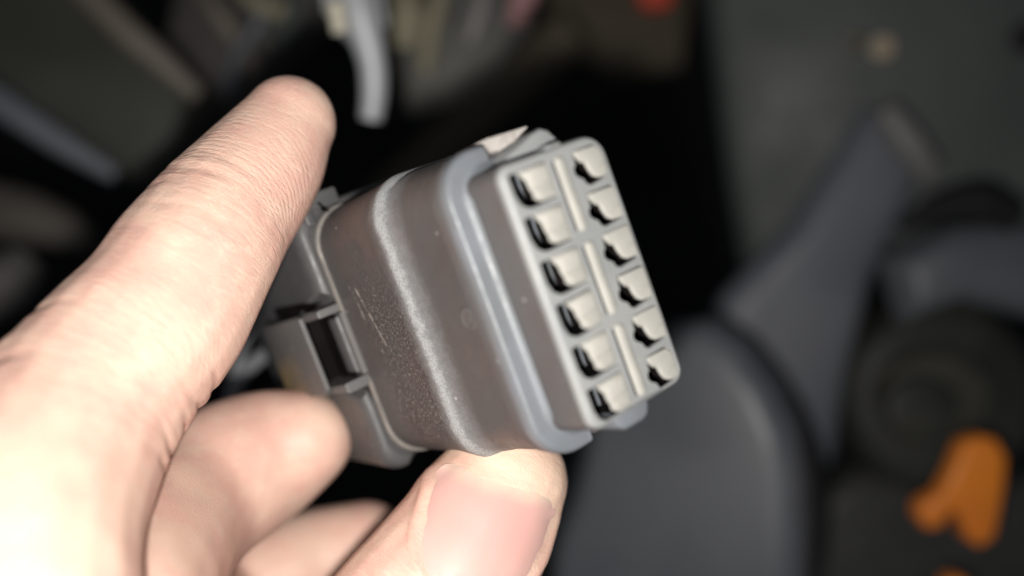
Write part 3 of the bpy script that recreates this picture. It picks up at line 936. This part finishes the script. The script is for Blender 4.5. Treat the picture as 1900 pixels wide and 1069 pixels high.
# smooth arch: fit h = c0 + c1 s + c2 s^2 + c3 l + c4 l^2 + c5 s l
Q = np.array([g for g in grid.values() if g[2] > 4])
print('nail hits', len(Q), Q[:, 2].min(), Q[:, 2].max())
Am = np.stack([np.ones(len(Q)), Q[:, 0], Q[:, 0] ** 2, Q[:, 1], Q[:, 1] ** 2, Q[:, 0] * Q[:, 1], Q[:, 0] ** 4], 1)
cf = np.linalg.lstsq(Am, Q[:, 2], rcond=None)[0]
vs = {}
uvl = []
for (a, b), (sv, l, hh) in grid.items():
    h = cf @ np.array([1, sv, sv ** 2, l, l ** 2, sv * l, sv ** 4]) + .1
    sx, ly = (a / G * 2 - 1), (b / G * 2 - 1)
    if hh > 3: h = min(max(h, hh + .14), hh + .24)
    edge = max(max(0, (abs(sx) - .86) / .14), max(0, (-ly - .86) / .14))
    h -= .42 * edge ** 1.5
    if ly > .86: h -= .16 * (ly - .86) / .14
    p = NC + ns * sv + na * l + nn * h
    vs[a, b] = bm.verts.new(Vector(lens(*p)) - base)
    uvl.append((sv / NWD, l / NL))
for a in range(G):
    for b in range(G):
        bm.faces.new((vs[a, b], vs[a + 1, b], vs[a + 1, b + 1], vs[a, b + 1]))
for _ in range(3):
    bmesh.ops.smooth_vert(bm, verts=[v for k_, v in vs.items() if 0 < k_[0] < G and 0 < k_[1] < G], factor=.5, use_axis_x=True, use_axis_y=True, use_axis_z=True)
bmesh.ops.recalc_face_normals(bm, faces=bm.faces[:])
bmesh.ops.solidify(bm, geom=bm.faces[:], thickness=.0003)
nail_me = bpy.data.meshes.new('fingernail'); bm.to_mesh(nail_me); bm.free()
s = NT('fingernail')
co = s.n('ShaderNodeTexCoord').outputs['Object']
Wna = np.array(CAM.to_3x3() @ Vector((na[0], -na[1], -na[2])))
Wns = np.array(CAM.to_3x3() @ Vector((ns[0], -ns[1], -ns[2])))
nc0 = np.array(Vector(lens(*NC)) - base)
def dotc(vec, off_):
    nd = s.n('ShaderNodeVectorMath', operation='DOT_PRODUCT'); s.put(nd.inputs[0], co); nd.inputs[1].default_value = tuple(vec)
    return s.math('SUBTRACT', nd.outputs['Value'], float(off_))
ll = dotc(Wna, nc0 @ Wna); ss = dotc(Wns, nc0 @ Wns)
wob = s.math('MULTIPLY', s.math('SUBTRACT', s.noise(co, 300, 3), .5), .002)
l2 = s.math('ADD', ll, wob)
c = s.mix(s.noise(co, 220, 4), (.61, .37, .325), (.64, .405, .355))
c = s.mix(s.ramp(l2, -.0030, -.0062, 0, .7), c, (.50, .35, .315))
red = s.n('ShaderNodeVectorMath', operation='DISTANCE'); s.put(red.inputs[0], co); red.inputs[1].default_value = tuple(nc0 + Wna * .0014 + Wns * .0002 + np.array(CAM.to_3x3() @ Vector((0, 0, 1))) * .008)
c = s.mix(s.ramp(red.outputs['Value'], .0095, .001, 0, .65), c, (.62, .29, .26))
c = s.mix(s.ramp(l2, .0040, .0060, 0, .7), c, (.66, .52, .40))
st = s.n('ShaderNodeCombineXYZ'); s.put(st.inputs[0], s.math('MULTIPLY', ss, 2600)); s.put(st.inputs[1], s.math('MULTIPLY', ll, 90))
s.set(Base_Color=c, Roughness=s.ramp(s.noise(co, 700, 3), .3, .7,   .42, .55), Specular_IOR_Level=.28, Subsurface_Weight=.2, Subsurface_Radius=(1, .4, .25), Subsurface_Scale=.0012,
      Normal=s.bump(s.noise(st.outputs[0], 1.0, 3), .15, .0001))
nail = link_mesh('fingernail', nail_me, s.m, hand, 50)

print('hand verts', nv)
